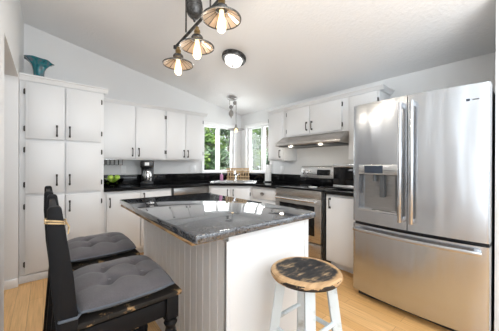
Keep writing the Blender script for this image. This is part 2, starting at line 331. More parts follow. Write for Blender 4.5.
# ------------------------------------------------------------------ outside
struct(MB().box(-9, 14, .2, 16, -.6, -.5).build('ground_garden', 'grass'))
struct(MB().box(.3, 14, -9, .2, -.6, -.5).build('ground_garden_side', 'grass'))
def tree(name, label, x, y, h, rad, n, material, cat='tree', trunk=.08, low=.0):
    t = thing(name, label, cat, (x, y, -.5), 0, None)
    b2 = bmesh.new(); rnd = random.Random(int(x*97+y*131))
    blobs = [(rnd.uniform(-.55, .55)*rad, rnd.uniform(-.55, .55)*rad, low+rnd.uniform(.12, .9)*(h-low), rad*rnd.uniform(.3, .6)) for _ in range(13)]
    for i in range(n):
        bx, by, bz, br_ = rnd.choice(blobs); d = Vector((rnd.gauss(0, 1), rnd.gauss(0, 1), rnd.gauss(0, .8))).normalized()*br_*rnd.uniform(.55, 1.05)
        p = Vector((bx, by, bz))+d; s_ = rnd.uniform(.05, .10)
        u = Vector((rnd.gauss(0, 1), rnd.gauss(0, 1), rnd.gauss(0, 1))).normalized(); vv = u.orthogonal().normalized()
        q = [p-u*s_, p-vv*s_*.45+u*.1*s_, p+u*s_*1.1, p+vv*s_*.45+u*.1*s_]; b2.faces.new([b2.verts.new(k) for k in q])
    mb = MB(); mb._add(b2); mb.build('foliage', material, t, False)
    tr = MB().tube([(0, 0, 0), (.03, .02, h*.4), (-.02, .04, h*.8)], [trunk, trunk*.7, trunk*.3], 8)
    for bx, by, bz, br_ in blobs[:6]: tr.tube([(0.02, .02, bz*.55), (bx, by, bz)], [trunk*.35, trunk*.12], 6)
    tr.build('trunk', 'bark', t); return t
tree('leafy_tree', 'bright green leafy tree outside the left pane of the window beside the wall cabinets', .62, 2.75, 3.3, .75, 3200, 'leaf')
tree('shade_tree', 'dense green tree outside the right pane of the left window', 1.85, 3.0, 4.2, .85, 4200, 'leaf2')
tree('garden_tree', 'tall green tree outside the window to the right of the corner', 3.3, 2.6, 4.4, 1.0, 5200, 'leaf')
tree('slender_tree', 'grey green tree outside the narrow right pane next to the hood cabinets', 2.3, .95, 3.8, .65, 3600, 'leaf2')
tree('garden_shrub', 'low bushy shrub under the trees outside the left window', .98, 2.1, 2.3, .6, 2600, 'leaf2', 'shrub', .04)
hg = thing('hedge', 'tall clipped green hedge far behind the trees outside the right window', 'hedge', (7.6, 5.2, -.5), -.75)
rnd = random.Random(5); b2 = bmesh.new()
for i in range(5200):
    p = Vector((rnd.uniform(-3.6, 3.6), rnd.gauss(0, .22), 3.9*rnd.random()**.8)); s_ = rnd.uniform(.08, .16)
    u = Vector((rnd.gauss(0, 1), rnd.gauss(0, 1), rnd.gauss(0, 1))).normalized(); vv = u.orthogonal().normalized()
    b2.faces.new([b2.verts.new(k) for k in (p-u*s_, p-vv*s_*.5, p+u*s_, p+vv*s_*.5)])
mb = MB(); mb._add(b2); mb.build('foliage', 'leaf2', hg, False)
tr = MB()
for k in range(9): tr.tube([(-3.2+.8*k, 0, 0), (-3.2+.8*k, .03, 2.6)], [.05, .02], 6)
tr.build('stems', 'bark', hg)
h = thing('neighbor_house', 'pale house with grey roof behind the trees outside the left window', 'house', (.2, 8.5, -.5), 0)
MB().box(-4.5, 4.5, 0, 5, 0, 2.7).build('house_wall', 'siding', h)
MB().prism([(-.5, 2.7), (5.5, 2.7), (2.5, 4.3)], -4.9, 4.9, 'x').build('roof', 'roof', h)

# ------------------------------------------------------------------ cabinets
def pull(x, z, y, length=.1, horizontal=False):
    b = MB(); r = .0055; hl = length/2
    if horizontal:
        b.tube([(x-hl, y, z), (x-hl*.9, y-.026, z), (x-hl*.5, y-.031, z), (x+hl*.5, y-.031, z), (x+hl*.9, y-.026, z), (x+hl, y, z)], r, 8)
    else:
        b.tube([(x, y-.024, z-hl-.008), (x, y-.027, z), (x, y-.024, z+hl+.008)], .006, 8).tube([(x, y, z-hl), (x, y-.024, z-hl)], r, 8).tube([(x, y, z+hl), (x, y-.024, z+hl)], r, 8)
        b.box(x-.009, x+.009, y-.004, y, z-hl-.012, z-hl+.012, .002).box(x-.009, x+.009, y-.004, y, z+hl-.012, z+hl+.012, .002)
    return b
def hinge(x, z, y):
    return MB().box(x-.010, x+.010, y-.006, y, z-.024, z+.024, .002).tube([(x, y-.006, z-.028), (x, y-.006, z+.028)], .006, 8)
def door(par, x0, x1, z0, z1, D, hx=None, hz=None, hside=None, name='door', plen=.1):
    yf = -D-.022
    d = MB().box(x0, x1, yf, -D-.004, z0, z1, .003).box(x0+.03, x1-.03, -D-.0045, -D-.0005, z0+.03, z1-.03).box(x0+.022, x1-.022, yf-.0025, yf+.002, z0+.022, z1-.022, .002).build(name, 'cab', par)
    if hx is not None: pull(hx, hz, yf-.002, plen).build('handle', 'bronze', d)
    if hside is not None:
        xx = x0-.004 if hside == 'l' else x1+.004; dz = min(.1, (z1-z0)*.17)
        for z in (z1-dz, z0+dz): hinge(xx, z, -D-.012).build('hinge', 'bronze', d)
    return d
def crown(par, W, D, z0, z1, left=0, right=0, out=.045, ret=.003):
    p = [(-D-.001, z0), (-D-.014, z0), (-D-.018, z0+.012), (-D-out*.75, z1-.02), (-D-out, z1-.014), (-D-out, z1), (-D+.02, z1), (-D+.02, z0)]
    b = MB().prism(p, -(out if left else 0), W+(out if right else 0), 'x')
    b.box(0, W, -D, -.01, z1-.012, z1-.001)
    if right: b.prism([(W+.001, z0), (W+.014, z0), (W+.018, z0+.012), (W+out*.75, z1-.02), (W+out, z1-.014), (W+out, z1), (W-.02, z1), (W-.02, z0)], -D-.005, -ret, 'y')
    b.build('crown_moulding', 'cab', par)
G_A = 'white wall cabinets along the back wall'
# tall pantry
PW, PD, PT = .735, .63, 2.113
t = thing('pantry_cabinet', 'tall white pantry cabinet with six doors in the left corner', 'cabinet', (XL+.002, -.002, 0))
MB().box(0, PW, -PD, 0, .0, PT-.05, .002).build('body', 'cab', t)
MB().box(-.001, PW, -PD-.012, -PD+.01, 0, .075, .003).build('base_board', 'cab', t)
crown(t, PW, PD, PT-.062, PT, 0, 1, .04, .372)
for z0, z1, hz in ((1.468, 2.035, 1.56), (.905, 1.44, 1.035), (.088, .872, .745)):
    door(t, .045, .362, z0, z1, PD, .296, hz, 'l'); door(t, .374, .705, z0, z1, PD, .407, hz, 'r')
# wall cabinets on the back wall
UB, UT, UD = 1.2745, 2.083, .31
def upper(label, loc, rz, W, ds, z0=UB, z1=UT, right=0, left=0, group=None, name='wall_cabinet'):
    t = thing(name, label, 'cabinet', loc, rz, group)
    MB().box(0, W, -UD, 0, z0, z1-.03, .002).build('body', 'cab', t)
    crown(t, W, UD, z1-.052, z1, left, right, .045)
    for a in ds: door(t, a[0], a[1], z0+.02, z1-.06, UD, a[2], a[3], a[4])
    return t
HZ = UB+.105
upper('white wall cabinet above the coffee maker with two wide doors', (-2.58, -.002, 0), 0, .862, [(.02, .433, .395, HZ, 'l'), (.440, .848, .478, HZ, 'r')], group=G_A)
upper('white wall cabinet beside the left window with two narrow doors', (-1.717, -.002, 0), 0, .671, [(.016, .325, .296, HZ, 'l'), (.333, .636, .363, HZ, 'r')], group=G_A, right=1)
G_B = 'white wall cabinets along the range wall'
upper('tall narrow white wall cabinet between the right window and the range hood', (-.002, -1.125, 0), -PI/2, .345, [(.025, .315, .285, HZ+.0, 'l')], group=G_B, left=0)
upper('short white wall cabinet above the range hood', (-.002, -1.471, 0), -PI/2, 1.035, [(.07, .478, .44, 1.745, 'l'), (.487, .955, .525, 1.745, 'r')], z0=1.622, group=G_B)
upper('white wall cabinet above the microwave next to the fridge', (-.002, -2.507, 0), -PI/2, .352, [(.03, .338, .14, HZ, 'r')], group=G_B, right=1)
# base cabinets
BT, BD, TOE = .872, .60, .10
def base(name, label, loc, rz, W, cat='cabinet'):
    t = thing(name, label, cat, loc, rz)
    MB().box(0, W, -BD, 0, TOE, BT, .002).build('body', 'cab', t)
    MB().box(.001, W-.001, -BD+.105, -.01, 0, TOE).build('toe_kick', 'cab', t); return t
t = base('base_cabinet', 'white base cabinet below the coffee maker and fruit bowl', (-2.578, -.002, 0), 0, .845)
door(t, .03, .415, TOE+.03, BT-.03, BD, .065, .735); door(t, .428, .82, TOE+.03, BT-.03, BD, .463, .77)
# diagonal sink cabinet
DA, DB = (-1.115, -.602), (-.602, -1.060)
import math as _m
dl = _m.hypot(DB[0]-DA[0], DB[1]-DA[1]); dang = _m.atan2(DB[1]-DA[1], DB[0]-DA[0])
t = thing('sink_cabinet', 'white diagonal corner cabinet under the sink with two doors', 'cabinet', (DA[0], DA[1], 0), dang)
RZ = Matrix.Rotation(-dang, 4, 'Z')
def loc2(p): q = RZ @ Vector((p[0]-DA[0], p[1]-DA[1], 0)); return (q.x, q.y)
poly = [loc2(p) for p in ((-1.115, -.602), (-.602, -1.06), (-.004, -1.06), (-.004, -.004), (-1.115, -.004))]
MB().prism(poly, TOE, .70, 'z').build('body', 'cab', t)
MB().box(.0, dl, .0, .018, .70, BT).build('front_rail', 'cab', t)
MB().box(.02, dl-.02, .10, .3, 0, TOE).build('toe_kick', 'cab', t)
door(t, .035, dl/2-.006, TOE+.03, BT-.03, 0, dl/2-.045, .765, 'l', plen=.085); door(t, dl/2+.006, dl-.035, TOE+.03, BT-.03, 0, dl/2+.045, .765, 'r', plen=.085)
# drawer base left of the range
t = base('drawer_cabinet', 'white base cabinet with a drawer between the corner sink and the range', (-.002, -1.063, 0), -PI/2, .555)
d = MB().box(.03, .525, -BD-.019, -BD-.0005, .69, BT-.03, .004).build('drawer', 'cab', t)
b_ = MB(); b_.lathe([(0, .0), (.02, .002), (.034, .010), (.040, .022), (.041, .026)], 20, (0, 0, 0), Matrix.Translation((.275, -BD-.020, .772)) @ Matrix.Rotation(PI/2, 4, 'X') @ Matrix.Scale(.62, 4, (0, 1, 0)))
b_.build('cup_pull', 'pewter', d)
door(t, .03, .525, TOE+.03, .672, BD, .07, .58)
t = base('base_cabinet', 'white base cabinet below the microwave between the range and the fridge', (-.002, -2.392, 0), -PI/2, .461)
door(t, (.012), .45, TOE+.03, BT-.025, BD, .062, .772)
# dishwasher
t = thing('dishwasher', 'stainless steel dishwasher under the counter left of the corner sink', 'dishwasher', (-1.728, -.002, 0))
MB().box(.0, .606, -.57, 0, .10, .868).build('body', 'dark_grey', t)
MB().box(.004, .602, -.595, -.571, .12, .73, .004).build('door', 'steel_dark', t)
d = MB().box(.004, .602, -.603, -.571, .735, .865, .005).build('control_panel', 'steel_dark', t)
MB().box(.004, .03, -.606, -.600, .735, .865, .002).build('panel_edge', 'black', d)
MB().box(.01, .596, -.52, -.02, 0, .10).build('toe_kick', 'black', t)

# ------------------------------------------------------------------ worktops
CT0, CT1 = .8735, .914
def cut(o, cutter):
    md = o.modifiers.new('b', 'BOOLEAN'); md.operation = 'DIFFERENCE'; md.object = cutter; md.solver = 'EXACT'
    dg = bpy.context.evaluated_depsgraph_get(); dg.update(); me = bpy.data.meshes.new_from_object(o.evaluated_get(dg)); o.modifiers.remove(md)
    for p in me.polygons: p.use_smooth = False
    o.data = me; bpy.data.objects.remove(cutter)
CTR = MB().prism([(-2.578, -.003), (-.003, -.003), (-.003, -1.618), (-.648, -1.618), (-.648, -1.082), (-1.136, -.648), (-2.578, -.648)], CT0, CT1, 'z', .004).build('countertop', 'black_granite')
tag(CTR, 'black granite worktop running round the corner sink from pantry to range', 'countertop')
SA = PI/4+PI/2      # sink faces the camera: local -y -> (-1,-1)
sd = .87
S0 = Vector((-sd*.7071, -sd*.7071, CT1)); SROT = -PI/4
cutter = MB().box(-.35, .35, -.2, .2, -.2, .1).build('cutter', 'steel'); cutter.matrix_world = Matrix.Translation(S0) @ Matrix.Rotation(SROT, 4, 'Z')
cut(CTR, cutter)
MB().box(-2.578, -.003, -.018, -.0005, CT1+.0005, 1.052, .002).build('backsplash', 'tile', CTR)
MB().box(-.018, -.0005, -1.618, -.018, CT1+.0005, 1.052, .002).build('backsplash', 'tile', CTR)
t = tag(MB().box(-.648, -.003, -2.853, -2.392, CT0, CT1, .004).build('countertop', 'black_granite'), 'short black granite worktop under the microwave beside the fridge', 'countertop')
MB().box(-.018, -.0005, -2.853, -2.392, CT1+.0005, 1.052, .002).build('backsplash', 'tile', t)
struct(MB().box(-.012, -.0005, -2.391, -1.619, .6, 1.052).build('trim_1', 'tile'))
# sink
t = thing('sink', 'stainless steel double bowl sink set in the diagonal corner', 'sink', S0, SROT)
b_ = MB().box(-.375, .375, -.225, -.195, .0005, .010, .003).box(-.375, .375, .195, .225, .0005, .010, .003).box(-.375, -.345, -.195, .195, .0005, .010, .003).box(.345, .375, -.195, .195, .0005, .010, .003).box(-.02, .02, -.195, .195, .0, .010, .003)
b_.build('rim', 'bright_steel', t)
for x0, x1 in ((-.345, -.02), (.02, .345)):
    b = MB().box(x0, x0+.006, -.195, .195, -.17, .0).box(x1-.006, x1, -.195, .195, -.17, .0).box(x0+.006, x1-.006, -.195, -.189, -.17, .0).box(x0+.006, x1-.006, .189, .195, -.17, .0).box(x0, x1, -.195, .195, -.176, -.17)
    b.build('basin', 'steel', t)
p = S0 + Matrix.Rotation(SROT, 3, 'Z') @ Vector((-.02, .262, .001))
t = thing('faucet', 'chrome kitchen faucet behind the corner sink', 'faucet', p, SROT)
MB().lathe([(0, 0), (.03, 0), (.03, .008), (.02, .02), (.018, .09), (.012, .10), (0, .1)], 20).build('base', 'chrome', t)
MB().tube([(0, 0, .09), (0, -.005, .13), (0, -.03, .165), (0, -.08, .175), (0, -.13, .155), (0, -.145, .125)], [.013, .012, .012, .012, .012, .013], 12).build('spout', 'chrome', t)
MB().tube([(.015, 0, .085), (.05, .0, .12), (.075, .0, .13)], [.007, .006, .008], 8).build('handle', 'chrome', t)
# dish rack
p = S0 + Matrix.Rotation(SROT, 3, 'Z') @ Vector((-.005, .475, .001))
t = thing('dish_rack', 'wooden slatted dish rack standing in the corner behind the faucet', 'dish rack', p, SROT)
RW = .43
def rack_side(sgn):
    y0, y1 = -.085*sgn, .085*sgn
    b = MB()
    for k in range(9):
        x = -RW/2+.02+k*(RW-.04)/8+(.006*sgn)
        b.tube([(x, y0, .012), (x, y1, .222)], .0075, 6)
    return b, y0, y1
b, y0, y1 = rack_side(1); o = b.build('slat_frame', 'bamboo', t)
b, y0, y1 = rack_side(-1); b.build('slat_frame', 'bamboo', t)
for y, z in ((-.085, .012), (.085, .012), (-.085, .215), (.085, .215), (-.045, .165), (.045, .165), (-.05, .065), (.05, .065)):
    MB().box(-RW/2, RW/2, y-.011, y+.011, z-.011, z+.013, .003).build('rail', 'bamboo', t)
# soap bottle
t = thing('soap_bottle', 'pink dish soap bottle beside the sink under the left window', 'bottle', (-.635, -.235, CT1+.0005))
MB().lathe([(0, 0), (.026, 0), (.029, .006), (.029, .085), (.024, .108), (.012, .118), (.012, .122), (0, .122)], 20).build('body', 'pink', t)
MB().lathe([(0, .122), (.013, .122), (.013, .138), (.006, .142), (.006, .152), (0, .153)], 16).build('cap', 'white_plastic', t)
# paper towels
t = thing('paper_towel_holder', 'upright roll of white paper towels on a dark holder by the right window', 'paper towels', (-.21, -1.02, CT1+.0005))
MB().lathe([(0, 0), (.075, 0), (.078, .006), (.07, .016), (0, .018)], 24).build('base', 'black', t)
MB().lathe([(.02, .02), (.052, .02), (.053, .024), (.053, .292), (.05, .296), (.02, .296), (.02, .02)], 24).build('roll', 'paper', t)
MB().lathe([(0, .017), (.009, .017), (.009, .325), (.013, .33), (.010, .342), (0, .345)], 12).build('rod', 'black', t)
# outlets
def outlet(label, loc, rz, n=1):
    t = thing('wall_outlet', label, 'outlet', loc, rz, 'white wall plates above the backsplash'); w_ = .035+.023*(n-1)
    MB().box(-w_, w_, -.007, -.0005, -.058, .058, .003).build('plate', 'white_plastic', t)
    for k in range(n):
        cx_ = (k-(n-1)/2)*.046
        MB().box(cx_-.016, cx_+.016, -.0095, -.007, -.033, .033, .002).build('socket', 'trim', t)
outlet('white wall plate above the backsplash between fruit bowl and coffee maker', (-2.225, 0, 1.13), 0)
outlet('white double wall plate above the backsplash left of the left window', (-1.09, 0, 1.135), 0, 2)
outlet('white wall plate above the backsplash left of the range', (0, -1.15, 1.13), -PI/2)
# under-cabinet rack
t = thing('stem_rack', 'slim wire rack under the wall cabinet by the pantry', 'rack', (-2.43, -.17, UB-.001))
MB().box(-.15, .15, -.12, .12, -.006, -.0005, .001).build('mount', 'bright_steel', t)
for k in range(6): MB().tube([(-.13+k*.052, .11, -.006), (-.13+k*.052, .11, -.075), (-.13+k*.052, -.11, -.075), (-.13+k*.052, -.11, -.006)], .004, 6).build('wire_rail', 'iron', t)
# coffee maker
t = thing('coffee_maker', 'black coffee maker with steel carafe on the black worktop', 'coffee maker', (-1.955, -.24, CT1+.0005), -.35)
MB().box(-.085, .085, -.12, .11, 0, .035, .008).build('base', 'black', t)
MB().box(-.085, .085, .03, .11, .035, .25, .008).build('column', 'black', t)
d = MB().box(-.088, .088, -.12, .112, .245, .345, .014).build('brew_head', 'black', t)
MB().box(-.03, .03, -.124, -.119, .275, .322, .002).build('control_display', 'white_plastic', d)
c_ = MB().lathe([(0, .038), (.055, .038), (.062, .05), (.064, .13), (.052, .19), (.042, .205), (0, .205)], 24, (0, -.045, 0)).build('carafe', 'bright_steel', t)
MB().tube([(.0, -.105, .185), (.0, -.145, .17), (0, -.15, .12), (0, -.108, .085)], .009, 8).build('handle', 'black', c_)
MB().lathe([(0, .205), (.045, .205), (.045, .222), (.03, .235), (0, .235)], 20, (0, -.045, 0)).build('lid', 'black', c_)
# fruit bowl and apples
BC = Vector((-2.415, -.27, CT1+.0005))
t = thing('fruit_bowl', 'clear glass fruit bowl of green apples by the pantry', 'bowl', BC)
MB().lathe([(0, 0), (.06, 0), (.075, .012), (.115, .05), (.138, .10), (.141, .103), (.134, .10), (.11, .052), (.07, .017), (.055, .008), (0, .008)], 28).build('glass', 'bowl', t)
AP = [(-.055, -.045, .058), (.03, -.062, .058), (.07, .02, .062), (.004, .062, .060), (-.072, .036, .064), (-.03, -.012, .108), (.048, -.018, .108)]
AL = ['front left green apple in the glass bowl', 'front middle green apple in the glass bowl', 'right hand green apple in the glass bowl', 'rear middle green apple in the glass bowl',
      'rear left green apple in the glass bowl', 'left green apple on top of the pile in the glass bowl', 'right green apple on top of the pile in the glass bowl']
a0 = None
for i, (x, y, z) in enumerate(AP):
    if a0 is None:
        a0 = thing('green_apple', AL[0], 'apple', BC+Vector((x, y, z+.004)), 0, 'green apples in the glass bowl')
        MB().lathe([(0, .024), (.008, .028), (.02, .033), (.032, .024), (.037, .006), (.034, -.014), (.024, -.030), (.012, -.035), (.004, -.031), (0, -.029)], 20).build('fruit', 'apple', a0)
        MB().tube([(0, 0, .022), (.003, .002, .042)], .0016, 6).build('stem', 'stem', a0)
    else: dup(a0, BC+Vector((x, y, z+.004)), i*1.3, AL[i])

# ------------------------------------------------------------------ range, hood, microwave
t = thing('range', 'stainless steel electric range with black glass cooktop below the hood', 'oven range', (-.02, -1.625, 0), -PI/2)
RWD = .762
MB().box(.004, RWD-.004, -.60, 0, .05, .895, .002).build('body', 'black', t)
MB().box(.0, RWD, -.655, -.02, .896, .918, .004).build('cooktop', 'glass_black', t)
MB().box(.004, RWD-.030, -.632, -.602, .80, .893, .004).build('front_strip', 'steel_warm', t)
d = MB().box(.004, RWD-.030, -.645, -.602, .275, .797, .006).build('oven_door', 'steel_warm', t)
MB().box(.085, RWD-.115, -.6475, -.643, .355, .71, .002).build('window', 'glass_black', d)
b = MB().tube([(.05, -.69, .77), (RWD-.08, -.69, .77)], .012, 10)
for x in (.08, RWD-.11): b.box(x-.012, x+.012, -.69, -.643, .76, .78, .003)
b.build('handle', 'bright_steel', d)
d = MB().box(.004, RWD-.030, -.643, -.602, .06, .265, .006).build('storage_drawer', 'steel_warm', t)
MB().box(.10, RWD-.13, -.652, -.640, .225, .25, .004).build('handle', 'steel', d)
MB().box(.03, RWD-.03, -.56, -.02, 0, .05).build('plinth', 'black', t)
MB().box(.0, RWD, -.075, 0, .918, 1.02, .003).build('back_guard', 'tile', t)
d = MB().prism([(-.085, 1.02), (-.06, 1.18), (-.05, 1.19), (-.002, 1.19), (-.002, 1.02)], .0, RWD, 'x', .003).build('control_panel', 'steel', t)
RX = Matrix.Translation((0, -.073, 1.1)) @ Matrix.Rotation(-.155, 4, 'X')
MB().box(.29, .50, -.006, .0, -.04, .04, .002, mtx=RX).build('display', 'glass_black', d)
for x in (.06, .135, .60, .685):
    MB().lathe([(0, 0), (.026, 0), (.026, .006), (.02, .008), (.018, .03), (0, .032)], 20, (0, 0, 0), RX @ Matrix.Translation((x, -.003, 0)) @ Matrix.Rotation(PI/2, 4, 'X') @ Matrix.Scale(1.15, 4)).build('knob', 'chrome', d)
b = MB()
for x, y, r in ((.2, -.48, .1), (.56, -.48, .085), (.2, -.22, .08), (.56, -.22, .1)): b.lathe([(r-.004, .9182), (r, .9186), (r+.003, .9182)], 32, (x, y, 0))
b.build('burner_ring', 'dark_grey', t)
t = tag(thing('spoon_rest', 'small white spoon rest on the front of the cooktop', 'spoon rest', (-.54, -2.16, .9198)), 'small white spoon rest on the front of the cooktop', 'spoon rest')
MB().lathe([(0, .003), (.04, .003), (.052, .014), (.055, .014), (.045, 0), (0, 0)], 20).build('dish', 'white_plastic', t)
# hood
HW = 1.03
t = thing('range_hood', 'stainless steel under cabinet range hood with two lamps', 'range hood', (-.004, -1.473, 0), -PI/2)
MB().prism([(-.02, 1.478), (-.495, 1.478), (-.502, 1.486), (-.502, 1.512), (-.345, 1.619), (-.02, 1.619)], 0, HW, 'x', .003).build('canopy', 'steel_warm', t)
MB().box(.03, HW-.03, -.46, -.04, 1.468, 1.478, .002).build('filter_panel', 'dark_grey', t)
MB().prism([(-.02, 1.485), (-.25, 1.485), (-.25, 1.60), (-.02, 1.60)], HW, HW+.004, 'x').build('vent_cover', 'black', t)
for x in (.22, .72): MB().lathe([(0, 1.465), (.024, 1.465), (.028, 1.468), (0, 1.468)], 20, (x, -.42, 0)).build('lamp', 'hood_lamp', t)
hl = bpy.data.lights.new('hood_light', 'POINT'); hl.energy = .7; hl.color = (1, .9, .75); hl.shadow_soft_size = .03
for x in (.22, .72): o = bpy.data.objects.new('hood_light', hl); C.objects.link(o); o.parent = t; o.location = (x, -.42, 1.43)
# microwave
t = thing('microwave', 'black and steel microwave on the short worktop beside the fridge', 'microwave', (-.09, -2.402, CT1+.0005), -PI/2)
MB().box(0, .445, -.36, 0, .012, .267, .006).build('case', 'steel', t)
d = MB().box(.0, .34, -.385, -.361, .014, .266, .005).build('door', 'glass_black', t)
MB().box(.005, .335, -.394, -.384, .022, .06, .003).build('handle', 'bright_steel', d)
MB().box(.342, .445, -.385, -.361, .014, .266, .005).build('control_panel', 'black', t)
MB().box(.0, .445, -.392, -.02, .268, .305, .004).build('top_panel', 'bright_steel', t)
for x, y in ((.04, -.05), (.40, -.05), (.04, -.32), (.40, -.32)): MB().lathe([(0, 0), (.014, 0), (.014, .012), (0, .012)], 12, (x, y, 0)).build('foot', 'black', t)

# ------------------------------------------------------------------ fridge
FW, FD, BOW, FT = .916, .897, .04, 1.754
t = thing('refrigerator', 'large stainless steel french door refrigerator with water dispenser and bottom freezer', 'refrigerator', (-.004, -2.862, 0), -PI/2)
MB().box(.004, FW-.004, -.80, -.03, .06, FT-.02, .004).build('body', 'dark_grey', t)
MB().box(.03, FW-.03, -.84, -.06, 0.0, .058).build('plinth', 'black', t)
def yfront(x):
    u = (x-FW/2)/(FW/2); y = FD+BOW*(1-u*u)
    r = .014; e_ = min(x, FW-x)
    if e_ < r: y -= r-math.sqrt(max(0, r*r-(r-e_)**2))
    return -y
def panel(mb, x0, x1, z0, z1, back=-.805, bev=0):
    xs = [x0]+[x for x in [0.003, .007, .014]+[k*FW/30 for k in range(1, 30)]+[FW-.014, FW-.007, FW-.003] if x0+.0015 < x < x1-.0015]+[x1]
    return mb.prism([(x0, back)]+[(x, yfront(x)) for x in xs]+[(x1, back)], z0, z1, 'z', bev)
GX, GZ0, GZ1 = .4575, .668, .693
rx0, rx1, rz0, rz1, hz1 = .06, .388, .80, 1.125, 1.21
b = MB(); xl, xr = .0, GX-.003
panel(b, xl, xr, GZ1, rz0); panel(b, xl, xr, hz1, FT); panel(b, xl, rx0, rz0, hz1); panel(b, rx1, xr, rz0, hz1)
dl_ = b.build('left_door', 'steel_v', t)
b = MB().prism([(rx0, -.85), (rx0+.03, -.852), (rx1-.03, -.852), (rx1, -.85), (rx1, -.83), (rx0, -.83)], rz0, rz1, 'z').build('dispenser_recess', 'steel_dark', dl_)  # darker steel puts the recess's shade into its colour
MB().prism([(rx0, -.85), (rx0+.002, yfront(rx0)), (rx0+.03, -.852)], rz0, rz1, 'z').build('recess_side', 'steel_v', dl_)
b = MB().prism([(rx1, -.85), (rx1-.002, yfront(rx1)), (rx1-.045, -.852)], rz0, rz1, 'z'); b.build('recess_side', 'steel_v', dl_)
MB().box(rx0, rx1, -.92, -.83, rz0+.0005, rz0+.014).build('drip_tray', 'steel', dl_)
b = MB(); xs = [rx0+k*(rx1-rx0)/10 for k in range(11)]
b.prism([(rx0, -.83)]+[(x, yfront(x)-.004) for x in xs]+[(rx1, -.83)], rz1, hz1, 'z', .003); hd = b.build('dispenser_header', 'steel', dl_)
b = MB(); xs = [.115+k*.016 for k in range(11)]
b.prism([(xs[0], -.9)]+[(x, yfront(x)-.0065) for x in xs]+[(xs[-1], -.9)], rz1+.012, hz1-.008, 'z'); b.build('display', 'display', hd)
MB().box(.235, .275, -.90, -.855, .93, 1.124, .006).build('dispenser_paddle', 'dark_grey', dl_)
MB().lathe([(0, 0), (.018, 0), (.014, .06), (0, .06)], 16, (.19, -.885, 1.064)).build('nozzle', 'dark_grey', dl_)
dr_ = panel(MB(), GX+.003, FW, GZ1, FT, bev=.0).build('right_door', 'steel_v', t)
fz = panel(MB(), 0, FW, .06, GZ0).build('freezer_drawer', 'steel_v', t)
MB().box(.006, FW-.006, -.86, -.81, GZ0+.001, GZ1-.001).build('gasket', 'black', t)
def vbar(x, par):
    y = yfront(x)
    b = MB().prism([(x-.014, y-.052), (x-.006, y-.06), (x+.006, y-.06), (x+.014, y-.052), (x+.014, y-.042), (x-.014, y-.042)], .755, 1.70, 'z', .003)
    for z in (.775, 1.68): b.box(x-.012, x+.012, y-.045, y+.01, z-.02, z+.02, .003)
    b.build('handle', 'handle_steel', par)
vbar(.418, dl_); vbar(.497, dr_)
b = MB(); xs = [.03+k*(FW-.06)/16 for k in range(17)]
b.prism([(x, yfront(x)-.06) for x in xs]+[(x, yfront(x)-.038) for x in xs[::-1]], .615, .643, 'z', .004)
for x in (.055, FW-.055): b.box(x-.018, x+.018, yfront(x)-.045, yfront(x)+.012, .617, .641, .003)
b.build('handle', 'handle_steel', fz)
# small badge near the top of the right door
lx = .815
d = MB().box(lx-.016, lx+.004, yfront(lx)-.003, yfront(lx)+.006, 1.642, 1.658, .001).build('badge', 'display', dr_)
b = MB()
for k in range(6): b.box(lx+.010+k*.0068, lx+.0148+k*.0068, yfront(lx+.03)-.0025, yfront(lx+.03)+.008, 1.646, 1.654)
b.build('badge_lettering', 'dark_grey', dr_)
for x in (.02, FW-.06): MB().box(x, x+.04, -.86, -.74, FT-.019, FT+.012, .004).build('hinge_cover', 'dark_grey', t)

# ------------------------------------------------------------------ island
IX0, IX1, IY0, IY1 = -2.467, -1.848, -3.048, -1.80
t = thing('kitchen_island', 'white kitchen island with a beadboard side facing the chairs', 'kitchen island', (-2.155, -2.42, 0))
hx, hy = (IX1-IX0)/2, (IY1-IY0)/2
MB().box(-hx+.012, hx-.002, -hy+.012, hy, 0, .875, .002).build('body', 'cab', t)
b = MB(); n = 17; wd = (2*hy)/n
for k in range(n):
    y0 = -hy+k*wd; b.prism([(-hx+.013, y0), (-hx+.005, y0+.0004), (-hx, y0+.004), (-hx, y0+wd-.004), (-hx+.005, y0+wd-.0004), (-hx+.013, y0+wd)], 0.0, .845, 'z')
b.build('beadboard_panel', 'cab', t)
MB().box(-hx+.013, hx, -hy, -hy+.012, 0.0, .875, .002).build('front_panel', 'cab', t)
MB().box(-hx-.0, -hx+.02, -hy-.004, -hy+.016, 0.0, .845, .002).build('corner_post', 'cab', t)
MB().box(hx-.03, hx+.002, -hy-.006, -hy+.001, 0.0, .875, .002).build('corner_strip', 'cab', t)
TX0, TX1, TY0, TY1 = -2.645, -1.82, -3.088, -1.755
t = tag(MB().box(TX0, TX1, TY0, TY1, .876, .914, .008, 3).build('island_countertop', 'island_granite'), 'speckled blue grey granite island top', 'countertop')
MB().box(TX0+.006, IX0-.003, TY0+.045, TY1-.02, .860, .8755, .002).build('wood_underlay', 'ply', t)

